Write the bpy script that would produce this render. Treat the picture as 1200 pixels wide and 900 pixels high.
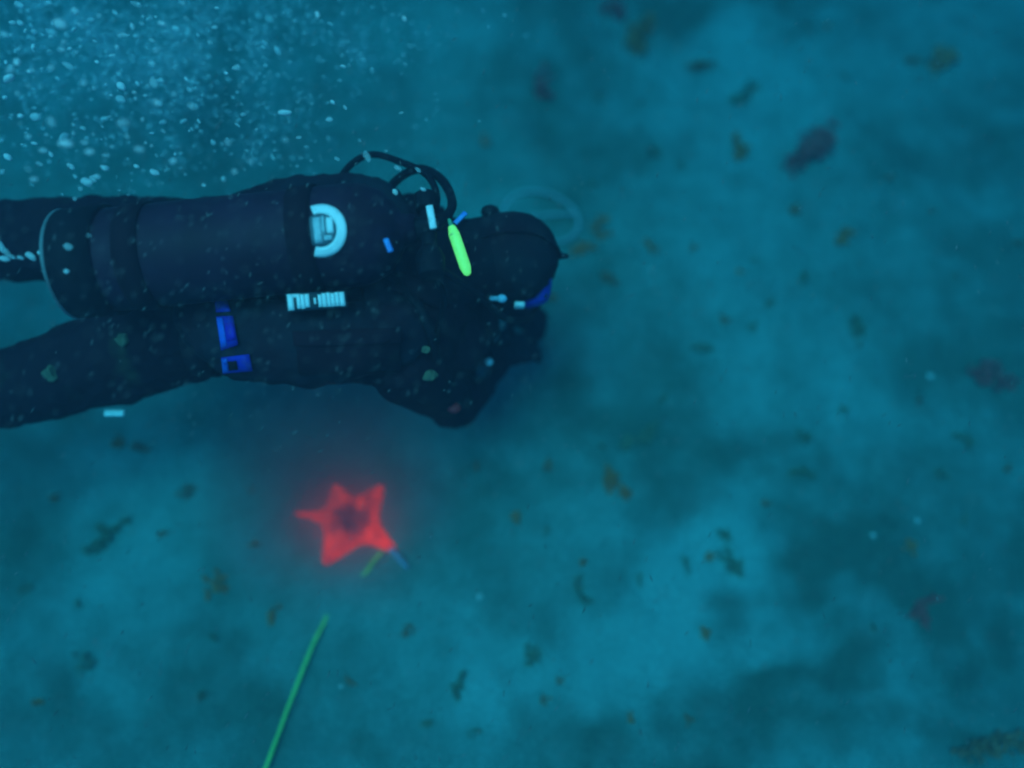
import bpy, bmesh, math, random
from mathutils import Vector, Matrix, noise

R = math.radians
random.seed(7)
scene = bpy.context.scene
for o in list(bpy.data.objects):
    bpy.data.objects.remove(o, do_unlink=True)
COL = scene.collection

# ------------------------------------------------------------------ camera
CAM = Vector((0.0, -0.85, 2.40))
TILT = R(20)
LENS = 30.0
cam_d = bpy.data.cameras.new('camera')
cam = bpy.data.objects.new('camera', cam_d)
COL.objects.link(cam)
cam.location = CAM
cam.rotation_euler = (TILT, 0, 0)
cam_d.lens = LENS
cam_d.sensor_width = 36.0
cam_d.clip_start = 0.02
cam_d.clip_end = 300
cam_d.dof.use_dof = True
cam_d.dof.focus_distance = 1.76
cam_d.dof.aperture_fstop = 0.48
scene.camera = cam

# ------------------------------------------------------------------ sky, sun, exposure
SUN_EL, SUN_AZ = R(75), R(250)          # high, from the left of the picture
world = bpy.data.worlds.new('World')
scene.world = world
world.use_nodes = True
wn = world.node_tree.nodes
sky = wn.new('ShaderNodeTexSky')
sky.sky_type = 'NISHITA'
sky.sun_disc = False
sky.sun_elevation = SUN_EL
sky.sun_rotation = SUN_AZ
world.node_tree.links.new(sky.outputs[0], wn['Background'].inputs['Color'])
wn['Background'].inputs['Strength'].default_value = 0.10
sun_d = bpy.data.lights.new('sun', 'SUN')
sun_d.energy = 1.5
sun_d.angle = R(36)                      # sunlight diffused by the water above
sun_d.color = (1.0, 0.97, 0.92)
sun = bpy.data.objects.new('sun', sun_d)
COL.objects.link(sun)
sdir = Vector((math.sin(SUN_AZ) * math.cos(SUN_EL), math.cos(SUN_AZ) * math.cos(SUN_EL), math.sin(SUN_EL)))
sun.rotation_euler = sdir.to_track_quat('Z', 'Y').to_euler()
sun.location = sdir * 20

scene.view_settings.view_transform = 'Standard'
scene.view_settings.look = 'None'
scene.view_settings.gamma = 1.0
scene.view_settings.use_curve_mapping = False
scene.view_settings.exposure = 1.07
scene.render.engine = 'CYCLES'
scene.cycles.max_bounces = 6
scene.cycles.volume_bounces = 1
scene.cycles.transparent_max_bounces = 12
scene.cycles.caustics_reflective = False
scene.cycles.caustics_refractive = False
scene.cycles.use_denoising = True
scene.cycles.filter_width = 2.3


# ------------------------------------------------------------------ helpers
def at(px, py, z=0.0):
    """The point at height z that the photograph shows at pixel (px, py) of 1200 x 900."""
    f = 1200 * LENS / 36.0
    dx, dy = (px - 600) / f, (450 - py) / f
    c, s = math.cos(TILT), math.sin(TILT)
    d = Vector((dx, dy * c + s, dy * s - c))
    return CAM + d * ((z - CAM.z) / d.z)


def pxm(px, py, z):
    """metres per photograph pixel there"""
    return (at(px, py, z) - CAM).length / 1000.0


def mat(name, color=(0.5, 0.5, 0.5), rough=0.6, metallic=0.0, color2=None, scale=20.0, bump=0.0, bscale=60.0,
        emit=None, estr=0.0, spec=0.4, lo=0.35, hi=0.65, detail=4.0, trans=0.0, ior=1.45):
    m = bpy.data.materials.new(name)
    m.use_nodes = True
    nt = m.node_tree
    p = nt.nodes['Principled BSDF']
    p.inputs['Base Color'].default_value = (*color, 1)
    p.inputs['Roughness'].default_value = rough
    p.inputs['Metallic'].default_value = metallic
    p.inputs['Specular IOR Level'].default_value = spec
    p.inputs['Transmission Weight'].default_value = trans
    p.inputs['IOR'].default_value = ior
    tc = nt.nodes.new('ShaderNodeTexCoord')
    if color2 is not None:
        n = nt.nodes.new('ShaderNodeTexNoise')
        n.inputs['Scale'].default_value = scale
        n.inputs['Detail'].default_value = detail
        nt.links.new(tc.outputs['Object'], n.inputs['Vector'])
        r = nt.nodes.new('ShaderNodeMapRange')
        r.inputs['From Min'].default_value = lo
        r.inputs['From Max'].default_value = hi
        nt.links.new(n.outputs['Fac'], r.inputs['Value'])
        mx = nt.nodes.new('ShaderNodeMix')
        mx.data_type = 'RGBA'
        mx.inputs['A'].default_value = (*color, 1)
        mx.inputs['B'].default_value = (*color2, 1)
        nt.links.new(r.outputs[0], mx.inputs['Factor'])
        nt.links.new(mx.outputs['Result'], p.inputs['Base Color'])
    if bump:
        n = nt.nodes.new('ShaderNodeTexNoise')
        n.inputs['Scale'].default_value = bscale
        n.inputs['Detail'].default_value = 5
        nt.links.new(tc.outputs['Object'], n.inputs['Vector'])
        b = nt.nodes.new('ShaderNodeBump')
        b.inputs['Strength'].default_value = bump
        b.inputs['Distance'].default_value = 0.01
        nt.links.new(n.outputs['Fac'], b.inputs['Height'])
        nt.links.new(b.outputs['Normal'], p.inputs['Normal'])
    if emit is not None:
        p.inputs['Emission Color'].default_value = (*emit, 1)
        p.inputs['Emission Strength'].default_value = estr
    return m


class MB:
    """collects faces of one mesh, in world coordinates"""

    def __init__(self):
        self.v, self.f = [], []

    def add(self, vs, fs):
        k = len(self.v)
        self.v += [Vector(q) for q in vs]
        self.f += [tuple(i + k for i in q) for q in fs]
        return self

    def tube(self, pts, rad, n=12, up=Vector((0, 0, 1)), cap=True, round_caps=True):
        """loft along pts; rad items are r or (r across, r along up)"""
        pts = [Vector(p) for p in pts]
        rad = [(r, r) if not isinstance(r, (tuple, list)) else tuple(r) for r in rad]
        if round_caps and cap:
            a, b = pts[0], pts[-1]
            ta, tb = (pts[0] - pts[1]).normalized(), (pts[-1] - pts[-2]).normalized()
            ra, rb = rad[0], rad[-1]
            ma, mb = min(ra), min(rb)
            pre = [(a + ta * ma * math.sin(R(q)), math.cos(R(q)), ra) for q in (84, 60, 32)]
            post = [(b + tb * mb * math.sin(R(q)), math.cos(R(q)), rb) for q in (32, 60, 84)]
            pts = [q[0] for q in pre] + pts + [q[0] for q in post]
            rad = [(q[2][0] * q[1], q[2][1] * q[1]) for q in pre] + rad + [(q[2][0] * q[1], q[2][1] * q[1]) for q in post]
        vs, fs = [], []
        m = len(pts)
        side0 = None
        for i, p in enumerate(pts):
            t = (pts[min(i + 1, m - 1)] - pts[max(i - 1, 0)]).normalized()
            if side0 is None:
                s = t.cross(up)
                if s.length < 1e-4:
                    s = t.cross(Vector((1, 0, 0)))
            else:
                s = side0 - t * side0.dot(t)
            s.normalize()
            side0 = s
            u = s.cross(t).normalized()
            for k in range(n):
                q = 2 * math.pi * k / n
                vs.append(p + s * math.cos(q) * rad[i][0] + u * math.sin(q) * rad[i][1])
        for i in range(m - 1):
            for k in range(n):
                k2 = (k + 1) % n
                fs.append((i * n + k, i * n + k2, (i + 1) * n + k2, (i + 1) * n + k))
        if cap:
            fs.append(tuple(range(n - 1, -1, -1)))
            fs.append(tuple((m - 1) * n + k for k in range(n)))
        return self.add(vs, fs)

    def ball(self, c, r, seg=14, rings=9, M=None):
        c = Vector(c)
        r = Vector((r, r, r)) if not isinstance(r, (tuple, list, Vector)) else Vector(r)
        vs, fs = [], []
        for i in range(rings + 1):
            a = math.pi * i / rings
            for k in range(seg):
                b = 2 * math.pi * k / seg
                q = Vector((r.x * math.sin(a) * math.cos(b), r.y * math.sin(a) * math.sin(b), r.z * math.cos(a)))
                if M is not None:
                    q = M @ q
                vs.append(c + q)
        for i in range(rings):
            for k in range(seg):
                k2 = (k + 1) % seg
                fs.append((i * seg + k, (i + 1) * seg + k, (i + 1) * seg + k2, i * seg + k2))
        return self.add(vs, fs)

    def box(self, c, h, M=None, taper=1.0):
        c, h = Vector(c), Vector(h)
        vs = []
        for sz in (-1, 1):
            w = taper if sz > 0 else 1.0
            for sx, sy in ((-1, -1), (1, -1), (1, 1), (-1, 1)):
                q = Vector((sx * h.x * w, sy * h.y * w, sz * h.z))
                vs.append(c + (M @ q if M is not None else q))
        return self.add(vs, [(3, 2, 1, 0), (4, 5, 6, 7), (0, 1, 5, 4), (1, 2, 6, 5), (2, 3, 7, 6), (3, 0, 4, 7)])

    def build(self, name, material, parent=None, smooth=True, bevel=0.0, remesh=0.0, soft=0, loc=None, sub=0):
        base = Vector((0, 0, 0))
        if parent is not None:
            q = parent
            while q is not None:
                base = base + q.location
                q = q.parent
        own = Vector(loc) if loc is not None else Vector((0, 0, 0))
        me = bpy.data.meshes.new(name)
        me.from_pydata([tuple(p - base - own) for p in self.v], [], self.f)
        bm = bmesh.new()
        bm.from_mesh(me)
        bmesh.ops.remove_doubles(bm, verts=bm.verts, dist=1e-6)
        bmesh.ops.recalc_face_normals(bm, faces=bm.faces)
        bm.to_mesh(me)
        bm.free()
        if smooth:
            me.polygons.foreach_set('use_smooth', [True] * len(me.polygons))
        o = bpy.data.objects.new(name, me)
        COL.objects.link(o)
        o.parent = parent
        o.location = own
        if material is not None:
            me.materials.append(material)
        if remesh:
            m = o.modifiers.new('remesh', 'REMESH')
            m.mode = 'VOXEL'
            m.voxel_size = remesh
            m.use_smooth_shade = True
        if soft:
            m = o.modifiers.new('soft', 'SMOOTH')
            m.factor = 0.5
            m.iterations = soft
        if bevel:
            m = o.modifiers.new('bevel', 'BEVEL')
            m.width = bevel
            m.segments = 2
        if sub:
            m = o.modifiers.new('sub', 'SUBSURF')
            m.levels = sub
            m.render_levels = sub
        return o


def tag(o, label=None, cat=None, group=None, kind=None):
    if label:
        o['label'] = label
    if cat:
        o['category'] = cat
    if group:
        o['group'] = group
    if kind:
        o['kind'] = kind
    return o


def thing(name, loc, label, cat, group=None):
    o = bpy.data.objects.new(name, None)
    o.empty_display_size = 0.05
    COL.objects.link(o)
    o.location = loc
    return tag(o, label, cat, group)


def spline(pts, n):
    """Catmull-Rom through pts, n steps per span"""
    P = [Vector(p) for p in pts]
    P = [P[0] * 2 - P[1]] + P + [P[-1] * 2 - P[-2]]
    out = []
    for i in range(1, len(P) - 2):
        a, b, c, d = P[i - 1], P[i], P[i + 1], P[i + 2]
        for k in range(n):
            t = k / n
            out.append(0.5 * ((2 * b) + (c - a) * t + (2 * a - 5 * b + 4 * c - d) * t * t + (3 * b - a - 3 * c + d) * t ** 3))
    out.append(P[-2])
    return out


def ramp(vals, n):
    out = []
    for i in range(len(vals) - 1):
        for k in range(n):
            out.append(vals[i] + (vals[i + 1] - vals[i]) * k / n)
    return out + [vals[-1]]


# ------------------------------------------------------------------ seabed
def h0(x, y):
    a = noise.noise(Vector((x * 0.7 + 3.1, y * 0.7, 1.7))) * 0.055
    b = noise.noise(Vector((x * 2.3, y * 2.3 + 5.0, 4.2))) * 0.022
    c = noise.noise(Vector((x * 7.0 + 9.0, y * 7.0, 8.8))) * 0.008
    w = math.sin((x * 0.8 + y * 1.0) * 26 + 5 * noise.noise(Vector((x * 1.5, y * 1.5, 0)))) * 0.0035
    d = noise.noise(Vector((x * 22.0, y * 22.0, 2.2))) * 0.0022
    fade = 1.0 if math.hypot(x, y) < 6 else max(0.15, 6 / math.hypot(x, y))
    return a + b + (c + d + w) * fade


# where the sand carries a darker film of algae (+) or lies bare (-): px, py, rx, ry, amount
FILM = [(800, 0, 170, 26, .8), (640, 95, 70, 60, .55), (690, 200, 60, 70, .3), (1190, 120, 60, 110, .25), (1185, 300, 70, 90, .2),
        (1160, 430, 80, 60, .3), (965, 660, 45, 34, 1.0), (1000, 640, 50, 30, .6), (1085, 665, 70, 40, .75), (1150, 735, 60, 55, .65),
        (960, 765, 100, 38, .8), (860, 800, 60, 40, .6), (1190, 620, 50, 40, .3), (1040, 720, 45, 45, -.35), (1060, 800, 60, 40, -.3), (1130, 860, 100, 35, .4), (900, 860, 160, 35, .4),
        (760, 600, 55, 75, .4), (700, 480, 90, 50, .35), (860, 520, 110, 40, .35), (1000, 560, 90, 40, .35), (1120, 200, 70, 60, .25),
        (980, 340, 90, 60, .25), (230, 790, 100, 55, .35), (330, 850, 70, 50, .3), (440, 830, 60, 60, .3), (90, 520, 80, 40, .25),
        (20, 620, 50, 90, .3), (640, 740, 50, 40, .3), (700, 870, 70, 40, .3), (560, 620, 60, 80, .25), (60, 860, 70, 40, .2),
        (820, 720, 120, 62, -.95), (800, 640, 70, 55, -.55), (690, 790, 90, 60, -.4), (830, 110, 130, 70, -.35), (800, 310, 130, 90, -.3),
        (170, 560, 120, 60, -.45), (140, 690, 110, 60, -.3), (560, 780, 80, 60, -.35), (540, 60, 90, 60, -.3), (1060, 60, 70, 60, -.2),
        (920, 440, 90, 60, -.15), (60, 760, 70, 60, -.25)]
FILMW = []
for (fx, fy, rx, ry, am) in FILM:
    p = at(fx, fy, 0)
    FILMW.append((p.x, p.y, abs(at(fx + rx, fy, 0).x - p.x), abs(at(fx, fy - ry, 0).y - p.y), am))


def film(x, y):
    wx = x + 0.16 * noise.noise(Vector((x * 4.5, y * 4.5, 3))) + 0.05 * noise.noise(Vector((x * 14, y * 14, 3)))
    wy = y + 0.16 * noise.noise(Vector((x * 4.5, y * 4.5, 9))) + 0.05 * noise.noise(Vector((x * 14, y * 14, 9)))
    v = 0.55 + 0.20 * noise.noise(Vector((x * 1.7 + 2, y * 1.7, 6))) + 0.20 * noise.noise(Vector((x * 5.5, y * 5.5, 6))) + 0.14 * noise.noise(Vector((x * 13, y * 13, 6)))
    mod = max(0.2, 0.95 + 0.7 * noise.noise(Vector((x * 7.5, y * 7.5, 11))) + 0.5 * noise.noise(Vector((x * 17, y * 17, 11))))
    for (cx, cy, rx, ry, am) in FILMW:
        q = ((wx - cx) / rx) ** 2 + ((wy - cy) / ry) ** 2
        if q < 7:
            v += 0.72 * am * math.exp(-q * 0.9) * mod
    return min(1.0, max(0.0, v))


def make_seabed():
    n = 380
    def g(u):
        s = 1 if u >= 0 else -1
        u = abs(u)
        return s * (2.6 * u + 40.0 * max(0, u - 0.72) ** 2.2 / 0.28 ** 2.2)
    xs = [g(-1 + 2 * i / n) for i in range(n + 1)]
    vs = [(x, y + 0.35, h0(x, y + 0.35)) for y in xs for x in xs]
    fs = [(j * (n + 1) + i, j * (n + 1) + i + 1, (j + 1) * (n + 1) + i + 1, (j + 1) * (n + 1) + i) for j in range(n) for i in range(n)]
    me = bpy.data.meshes.new('seabed')
    me.from_pydata(vs, [], fs)
    me.polygons.foreach_set('use_smooth', [True] * len(fs))
    at_ = me.attributes.new('film', 'FLOAT', 'POINT')
    at_.data.foreach_set('value', [film(v[0], v[1]) for v in vs])
    o = bpy.data.objects.new('seabed', me)
    COL.objects.link(o)
    tag(o, kind='structure')
    m = bpy.data.materials.new('silty_sand')
    m.use_nodes = True
    nt = m.node_tree
    L = nt.links.new
    p = nt.nodes['Principled BSDF']
    p.inputs['Roughness'].default_value = 0.95
    p.inputs['Specular IOR Level'].default_value = 0.1
    tc = nt.nodes.new('ShaderNodeTexCoord')
    a = nt.nodes.new('ShaderNodeAttribute')
    a.attribute_name = 'film'
    n1 = nt.nodes.new('ShaderNodeTexNoise')
    n1.inputs['Scale'].default_value = 22
    n1.inputs['Detail'].default_value = 7
    n1.inputs['Roughness'].default_value = 0.65
    L(tc.outputs['Object'], n1.inputs['Vector'])
    add = nt.nodes.new('ShaderNodeMath')
    add.operation = 'MULTIPLY_ADD'
    L(n1.outputs['Fac'], add.inputs[0])
    add.inputs[1].default_value = 0.5
    L(a.outputs['Fac'], add.inputs[2])
    rg = nt.nodes.new('ShaderNodeMapRange')
    rg.interpolation_type = 'SMOOTHSTEP'
    rg.inputs['From Min'].default_value = 0.15
    rg.inputs['From Max'].default_value = 1.35
    L(add.outputs[0], rg.inputs['Value'])
    mx = nt.nodes.new('ShaderNodeMix')
    mx.data_type = 'RGBA'
    mx.inputs['A'].default_value = (0.20, 0.41, 0.37, 1)
    mx.inputs['B'].default_value = (0.075, 0.145, 0.11, 1)
    L(rg.outputs[0], mx.inputs['Factor'])
    n2 = nt.nodes.new('ShaderNodeTexNoise')
    n2.inputs['Scale'].default_value = 130
    n2.inputs['Detail'].default_value = 4
    L(tc.outputs['Object'], n2.inputs['Vector'])
    r2 = nt.nodes.new('ShaderNodeMapRange')
    r2.inputs['From Min'].default_value = 0.3
    r2.inputs['From Max'].default_value = 0.7
    r2.inputs['To Min'].default_value = 0.78
    r2.inputs['To Max'].default_value = 1.2
    L(n2.outputs['Fac'], r2.inputs['Value'])
    mu = nt.nodes.new('ShaderNodeMix')
    mu.data_type = 'RGBA'
    mu.blend_type = 'MULTIPLY'
    mu.inputs['Factor'].default_value = 1
    L(mx.outputs['Result'], mu.inputs['A'])
    L(r2.outputs[0], mu.inputs['B'])
    L(mu.outputs['Result'], p.inputs['Base Color'])
    bp = nt.nodes.new('ShaderNodeBump')
    bp.inputs['Strength'].default_value = 0.5
    bp.inputs['Distance'].default_value = 0.01
    L(n2.outputs['Fac'], bp.inputs['Height'])
    L(bp.outputs['Normal'], p.inputs['Normal'])
    me.materials.append(m)
    return o


make_seabed()

# ------------------------------------------------------------------ the water: an even, light-absorbing blue-green volume
def make_water():
    b = MB()
    b.box((0, 0.35, 0.82), (44, 44, 1.98))
    o = b.build('haze', None, smooth=False)
    tag(o, 'blue-green sea water filling the whole scene', None, kind='stuff')
    m = bpy.data.materials.new('sea_water')
    m.use_nodes = True
    nt = m.node_tree
    nt.nodes.remove(nt.nodes['Principled BSDF'])
    v = nt.nodes.new('ShaderNodeVolumePrincipled')
    v.inputs['Color'].default_value = (0.018, 0.042, 0.061, 1)
    v.inputs['Absorption Color'].default_value = (0.0, 0.5611, 0.7259, 1)
    v.inputs['Density'].default_value = 0.8
    v.inputs['Anisotropy'].default_value = 0.3
    nt.links.new(v.outputs[0], nt.nodes['Material Output'].inputs['Volume'])
    o.data.materials.append(m)


make_water()

# ------------------------------------------------------------------ materials of the things
M_SUIT = mat('drysuit_fabric', (0.030, 0.008, 0.016), 0.85, spec=0.15, color2=(0.050, 0.045, 0.030), scale=7.0, lo=0.60, hi=0.74, bump=0.35, bscale=30)
M_NEO = mat('neoprene', (0.026, 0.007, 0.014), 0.85, spec=0.15, color2=(0.022, 0.018, 0.026), scale=12, bump=0.3, bscale=70)
M_STRAP = mat('black_webbing', (0.026, 0.007, 0.015), 0.8, spec=0.2, bump=0.3, bscale=300)
M_TANKM = mat('tank_paint', (0.030, 0.008, 0.020), 0.6, spec=0.22, color2=(0.045, 0.014, 0.034), scale=10, bump=0.1, bscale=60)
M_WING = mat('wing_nylon', (0.028, 0.007, 0.016), 0.8, spec=0.2, color2=(0.022, 0.018, 0.03), scale=9, bump=0.35, bscale=22)
M_BLUE = mat('blue_webbing', (0.012, 0.030, 0.50), 0.6, color2=(0.02, 0.02, 0.38), scale=30, bump=0.2, bscale=200)
M_BLUE2 = mat('blue_plastic', (0.02, 0.08, 0.7), 0.4, color2=(0.02, 0.05, 0.5), scale=15)
M_LBLUE = mat('light_blue_plastic', (0.10, 0.36, 0.85), 0.45, color2=(0.06, 0.22, 0.7), scale=60)
M_PALE = mat('reflective_white', (0.93, 0.95, 0.95), 0.45, color2=(0.78, 0.84, 0.85), scale=60, lo=0.45, hi=0.75)
M_RIM = mat('pale_rubber', (0.20, 0.24, 0.25), 0.6, color2=(0.08, 0.10, 0.11), scale=12)
M_STEEL = mat('dull_steel', (0.42, 0.44, 0.46), 0.35, 0.9, color2=(0.25, 0.26, 0.28), scale=30)
M_RUB = mat('hose_rubber', (0.010, 0.007, 0.013), 0.7, spec=0.2, bump=0.2, bscale=150)
M_GLASS = mat('mask_glass', (0.04, 0.05, 0.06), 0.08, spec=0.6)
M_RED = mat('red_plastic', (0.75, 0.03, 0.03), 0.5, color2=(0.55, 0.02, 0.03), scale=30)
M_OLIVE = mat('olive_scale', (0.16, 0.15, 0.09), 0.8, color2=(0.09, 0.09, 0.06), scale=60, bump=0.4)
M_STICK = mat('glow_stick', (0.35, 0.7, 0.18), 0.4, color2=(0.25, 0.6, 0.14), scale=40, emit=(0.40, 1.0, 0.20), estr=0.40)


# ------------------------------------------------------------------ the diver
DIVER = Vector((-0.45, 0.05, 0.0))
person = thing('person', DIVER, 'diver in a dark hooded drysuit swimming face down, head to the right, arms tucked under', 'person')

shoulder_r, elbow_r, wrist_r = Vector((-0.22, -0.16, 0.62)), Vector((-0.145, -0.170, 0.365)), at(582, 418, 0.32)
shoulder_l, elbow_l, wrist_l = Vector((-0.22, 0.19, 0.60)), Vector((-0.13, 0.25, 0.36)), Vector((-0.02, 0.17, 0.25))
hip_l, knee_l, ankle_l = Vector((-0.78, 0.15, 0.60)), at(-30, 280, 0.58), Vector((-1.50, 0.22, 0.86))
hip_r, knee_r, ankle_r = Vector((-0.76, -0.055, 0.575)), at(-15, 460, 0.50), Vector((-1.58, -0.25, 0.66))
HEAD = Vector((-0.005, 0.100, 0.645))


def make_body():
    b = MB()
    T = [(-0.90, .05, .57, .11, .08), (-0.83, .05, .585, .175, .115), (-0.74, .05, .595, .205, .135), (-0.62, .05, .60, .205, .138),
         (-0.48, .05, .61, .215, .142), (-0.36, .03, .62, .228, .145), (-0.27, .03, .62, .235, .140), (-0.20, .045, .625, .198, .122),
         (-0.15, .07, .64, .135, .098), (-0.11, .08, .645, .092, .088), (-0.05, .095, .645, .082, .084)]
    b.tube([t[:3] for t in T], [(t[3], t[4]) for t in T], n=28)
    b.tube(spline([hip_l, (hip_l + knee_l) / 2 + Vector((0, .005, 0)), knee_l], 4), ramp([.118, .108, .088], 4), n=18)
    b.tube(spline([knee_l, (knee_l + ankle_l) / 2 + Vector((0, 0, -.01)), ankle_l], 4), ramp([.088, .080, .055], 4), n=18)
    b.tube(spline([hip_r, (hip_r + knee_r) / 2 + Vector((0, -.012, 0)), knee_r], 4), ramp([.120, .108, .086], 4), n=18)
    b.tube(spline([knee_r, (knee_r + ankle_r) / 2 + Vector((0, 0, -.01)), ankle_r], 4), ramp([.086, .080, .055], 4), n=18)
    for a in (ankle_l, ankle_r):
        b.tube([a, a + Vector((-.10, 0, -.02)), a + Vector((-.2, 0, -.02))], [(.052, .05), (.055, .045), (.048, .03)], n=14)
    for sh, el, wr in ((shoulder_r, elbow_r, wrist_r), (shoulder_l, elbow_l, wrist_l)):
        b.tube(spline([sh + Vector((-.02, 0, .01)), sh * .6 + el * .4, el], 4), ramp([.088, .074, .062], 4), n=16)
        b.tube(spline([el, el * .6 + wr * .4, wr], 4), ramp([.062, .057, .042], 4), n=16)
    b.ball((-.145, -.055, .54), (.095, .10, .10), 14, 10)
    b.ball((-.10, .02, .50), (.075, .09, .08), 14, 10)
    # head and jaw, nose, ears, looking down and a little ahead
    f = Vector((0.62, 0.0, -0.78))
    b.ball(HEAD, (.094, .079, .098), 18, 12)
    b.ball(HEAD + f * .045 + Vector((-.02, 0, -.01)), (.062, .055, .068), 14, 10)
    b.tube([HEAD + f * .075, HEAD + f * .108], [.018, .012], n=8)
    for s in (-1, 1):
        b.ball(HEAD + Vector((-.005, s * .079, -.012)), (.026, .010, .018), 10, 6)
    o = b.build('body', M_SUIT, person, remesh=0.0085, soft=5)
    tx = bpy.data.textures.new('suit_folds', 'CLOUDS')
    tx.noise_scale = 0.075
    tx.noise_depth = 3
    d = o.modifiers.new('folds', 'DISPLACE')
    d.texture = tx
    d.strength = 0.030
    d.mid_level = 0.5
    d.texture_coords = 'LOCAL'
    return o


make_body()


def make_hood():
    b = MB()
    f = Vector((0.62, 0.0, -0.78)).normalized()
    vs, fs, seg, rings = [], [], 30, 22
    keep = []
    for i in range(rings + 1):
        a = math.pi * i / rings
        for k in range(seg):
            q = 2 * math.pi * k / seg
            d = Vector((math.sin(a) * math.cos(q), math.sin(a) * math.sin(q), math.cos(a)))
            r = Vector((d.x * .113, d.y * .103, d.z * .113))
            lump = 1 + .045 * noise.noise(d * 2.3) + .02 * noise.noise(d * 6)
            vs.append(HEAD + r * lump)
            keep.append(d.dot(f) < 0.66)
    for i in range(rings):
        for k in range(seg):
            k2 = (k + 1) % seg
            q = (i * seg + k, (i + 1) * seg + k, (i + 1) * seg + k2, i * seg + k2)
            if all(keep[j] for j in q):
                fs.append(q)
    b.add(vs, fs)
    o = b.build('hood', M_NEO, person)
    s = o.modifiers.new('thick', 'SOLIDIFY')
    s.thickness = 0.006
    s.offset = -1
    # neck skirt of the hood, overlapping the suit
    c = MB()
    P = [HEAD + Vector((-.035, -.003, .0)), Vector((-.085, .090, .648)), Vector((-.125, .082, .648)), Vector((-.165, .072, .643))]
    c.tube(P, [(.098, .106), (.096, .098), (.108, .100), (.142, .110)], n=24, cap=False)
    q = c.build('hood_collar', M_NEO, person)
    s = q.modifiers.new('thick', 'SOLIDIFY')
    s.thickness = 0.006
    # a seam ridge over the crown
    e = MB()
    pts = [HEAD + Vector((.118 * math.sin(t), 0.004 * math.sin(3 * t), .119 * math.cos(t))) for t in [R(-55 + 10 * k) for k in range(15)]]
    e.tube(pts, [.0035] * len(pts), n=6)
    e.build('seam', M_NEO, o)
    # lump at the side: strap keeper under the hood edge
    g = MB()
    g.ball(HEAD + Vector((-.045, .088, .055)), (.022, .016, .018), 12, 8)
    g.build('strap_keeper', M_RUB, o)


make_hood()


def make_mask():
    f = Vector((0.62, 0.0, -0.78)).normalized()
    s = Vector((0, 1, 0))
    u = s.cross(f).normalized()
    M = Matrix((s, u, f)).transposed()
    c = HEAD + f * .088
    b = MB()
    # frame: rounded rectangular ring
    ring_o, ring_i = [], []
    for k in range(28):
        q = 2 * math.pi * k / 28
        cx = math.copysign(abs(math.cos(q)) ** .55, math.cos(q))
        cy = math.copysign(abs(math.sin(q)) ** .55, math.sin(q))
        ring_o.append((cx * .088, cy * .046))
        ring_i.append((cx * .074, cy * .034))
    vs, n = [], 28
    for z in (-.016, .014):
        vs += [c + M @ Vector((x, y, z)) for x, y in ring_o]
    for z in (.014, -.016):
        vs += [c + M @ Vector((x, y, z)) for x, y in ring_i]
    fs = []
    for j in range(4):
        for k in range(n):
            k2 = (k + 1) % n
            fs.append((j * n + k, j * n + k2, ((j + 1) % 4) * n + k2, ((j + 1) % 4) * n + k))
    b.add(vs, fs)
    m = b.build('mask', M_BLUE2, person)
    tag(m, 'blue framed diving mask')
    g = MB()
    g.box(c, (.079, .039, .003), M)
    g.build('lens', M_GLASS, m, smooth=False)
    k = MB()
    k.tube([c + f * .005 + u * -.028, c + f * .035 + u * -.022, c + f * .03 + u * .004], [.012, .016, .010], n=10)
    k.build('nose_pocket', M_RUB, m)
    st = MB()
    pts = []
    for a in range(-88, 89, 8):
        pts.append(HEAD + Vector((-.12 * math.cos(R(a)) * .95 + .01, .112 * math.sin(R(a)), .030 - .05 * (1 - math.cos(R(a))))))
    st.tube(pts, [(.003, .012)] * len(pts), n=8)
    st.build('mask_strap', M_RUB, m)
    bk = MB()
    bk.box(HEAD + Vector((.022, -.112, -.020)), (.012, .006, .010))
    bk.build('strap_buckle', M_PALE, m, bevel=.003)
    # small knob of the mask edge that shows past the crown
    kn = MB()
    kn.tube([HEAD + Vector((.100, .0, .01)), HEAD + Vector((.130, -.003, .012))], [.011, .006], n=8)
    kn.build('strap_tab', M_RUB, m)


make_mask()


def make_hand(wr, fwd, side, name):
    """palm and five bent fingers in a black glove; fwd: wrist to knuckles; side: toward the thumb"""
    fwd, side = fwd.normalized(), side.normalized()
    side = (side - fwd * side.dot(fwd)).normalized()
    dn = fwd.cross(side).normalized()
    if dn.z > 0:
        dn = -dn
    b = MB()
    b.tube([wr - fwd * .03, wr + fwd * .01], [.044, .040], n=14)
    b.tube([wr, wr + fwd * .04, wr + fwd * .09], [(.032, .022), (.041, .020), (.040, .017)], n=14, up=dn)
    for i, (off, ln) in enumerate(((.033, .070), (.011, .080), (-.011, .075), (-.032, .060))):
        p = wr + fwd * .085 + side * off
        q = p + (fwd * .92 + dn * .30 + side * off * 1.2) * ln * .45
        r = q + (fwd * .62 + dn * .78) * ln * .32
        e = r + (fwd * .22 + dn * .97) * ln * .27
        b.tube([p - fwd * .02, p, q, r, e], [.0115, .0112, .0105, .010, .009], n=8)
    p = wr + fwd * .030 + side * .034
    q = p + (fwd * .55 + side * .75 + dn * .25) * .035
    r = q + (fwd * .82 + side * .25 + dn * .45) * .030
    e = r + (fwd * .75 - side * .1 + dn * .6) * .024
    b.tube([p - side * .015, p, q, r, e], [.015, .0145, .0125, .0115, .010], n=8)
    o = b.build('glove', M_NEO, person, remesh=0.0042, soft=3)
    c = MB()
    c.tube([wr - fwd * .035, wr - fwd * .012], [.049, .049], n=18, round_caps=False)
    c.build('cuff_ring', M_RUB, o)
    return o


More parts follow.
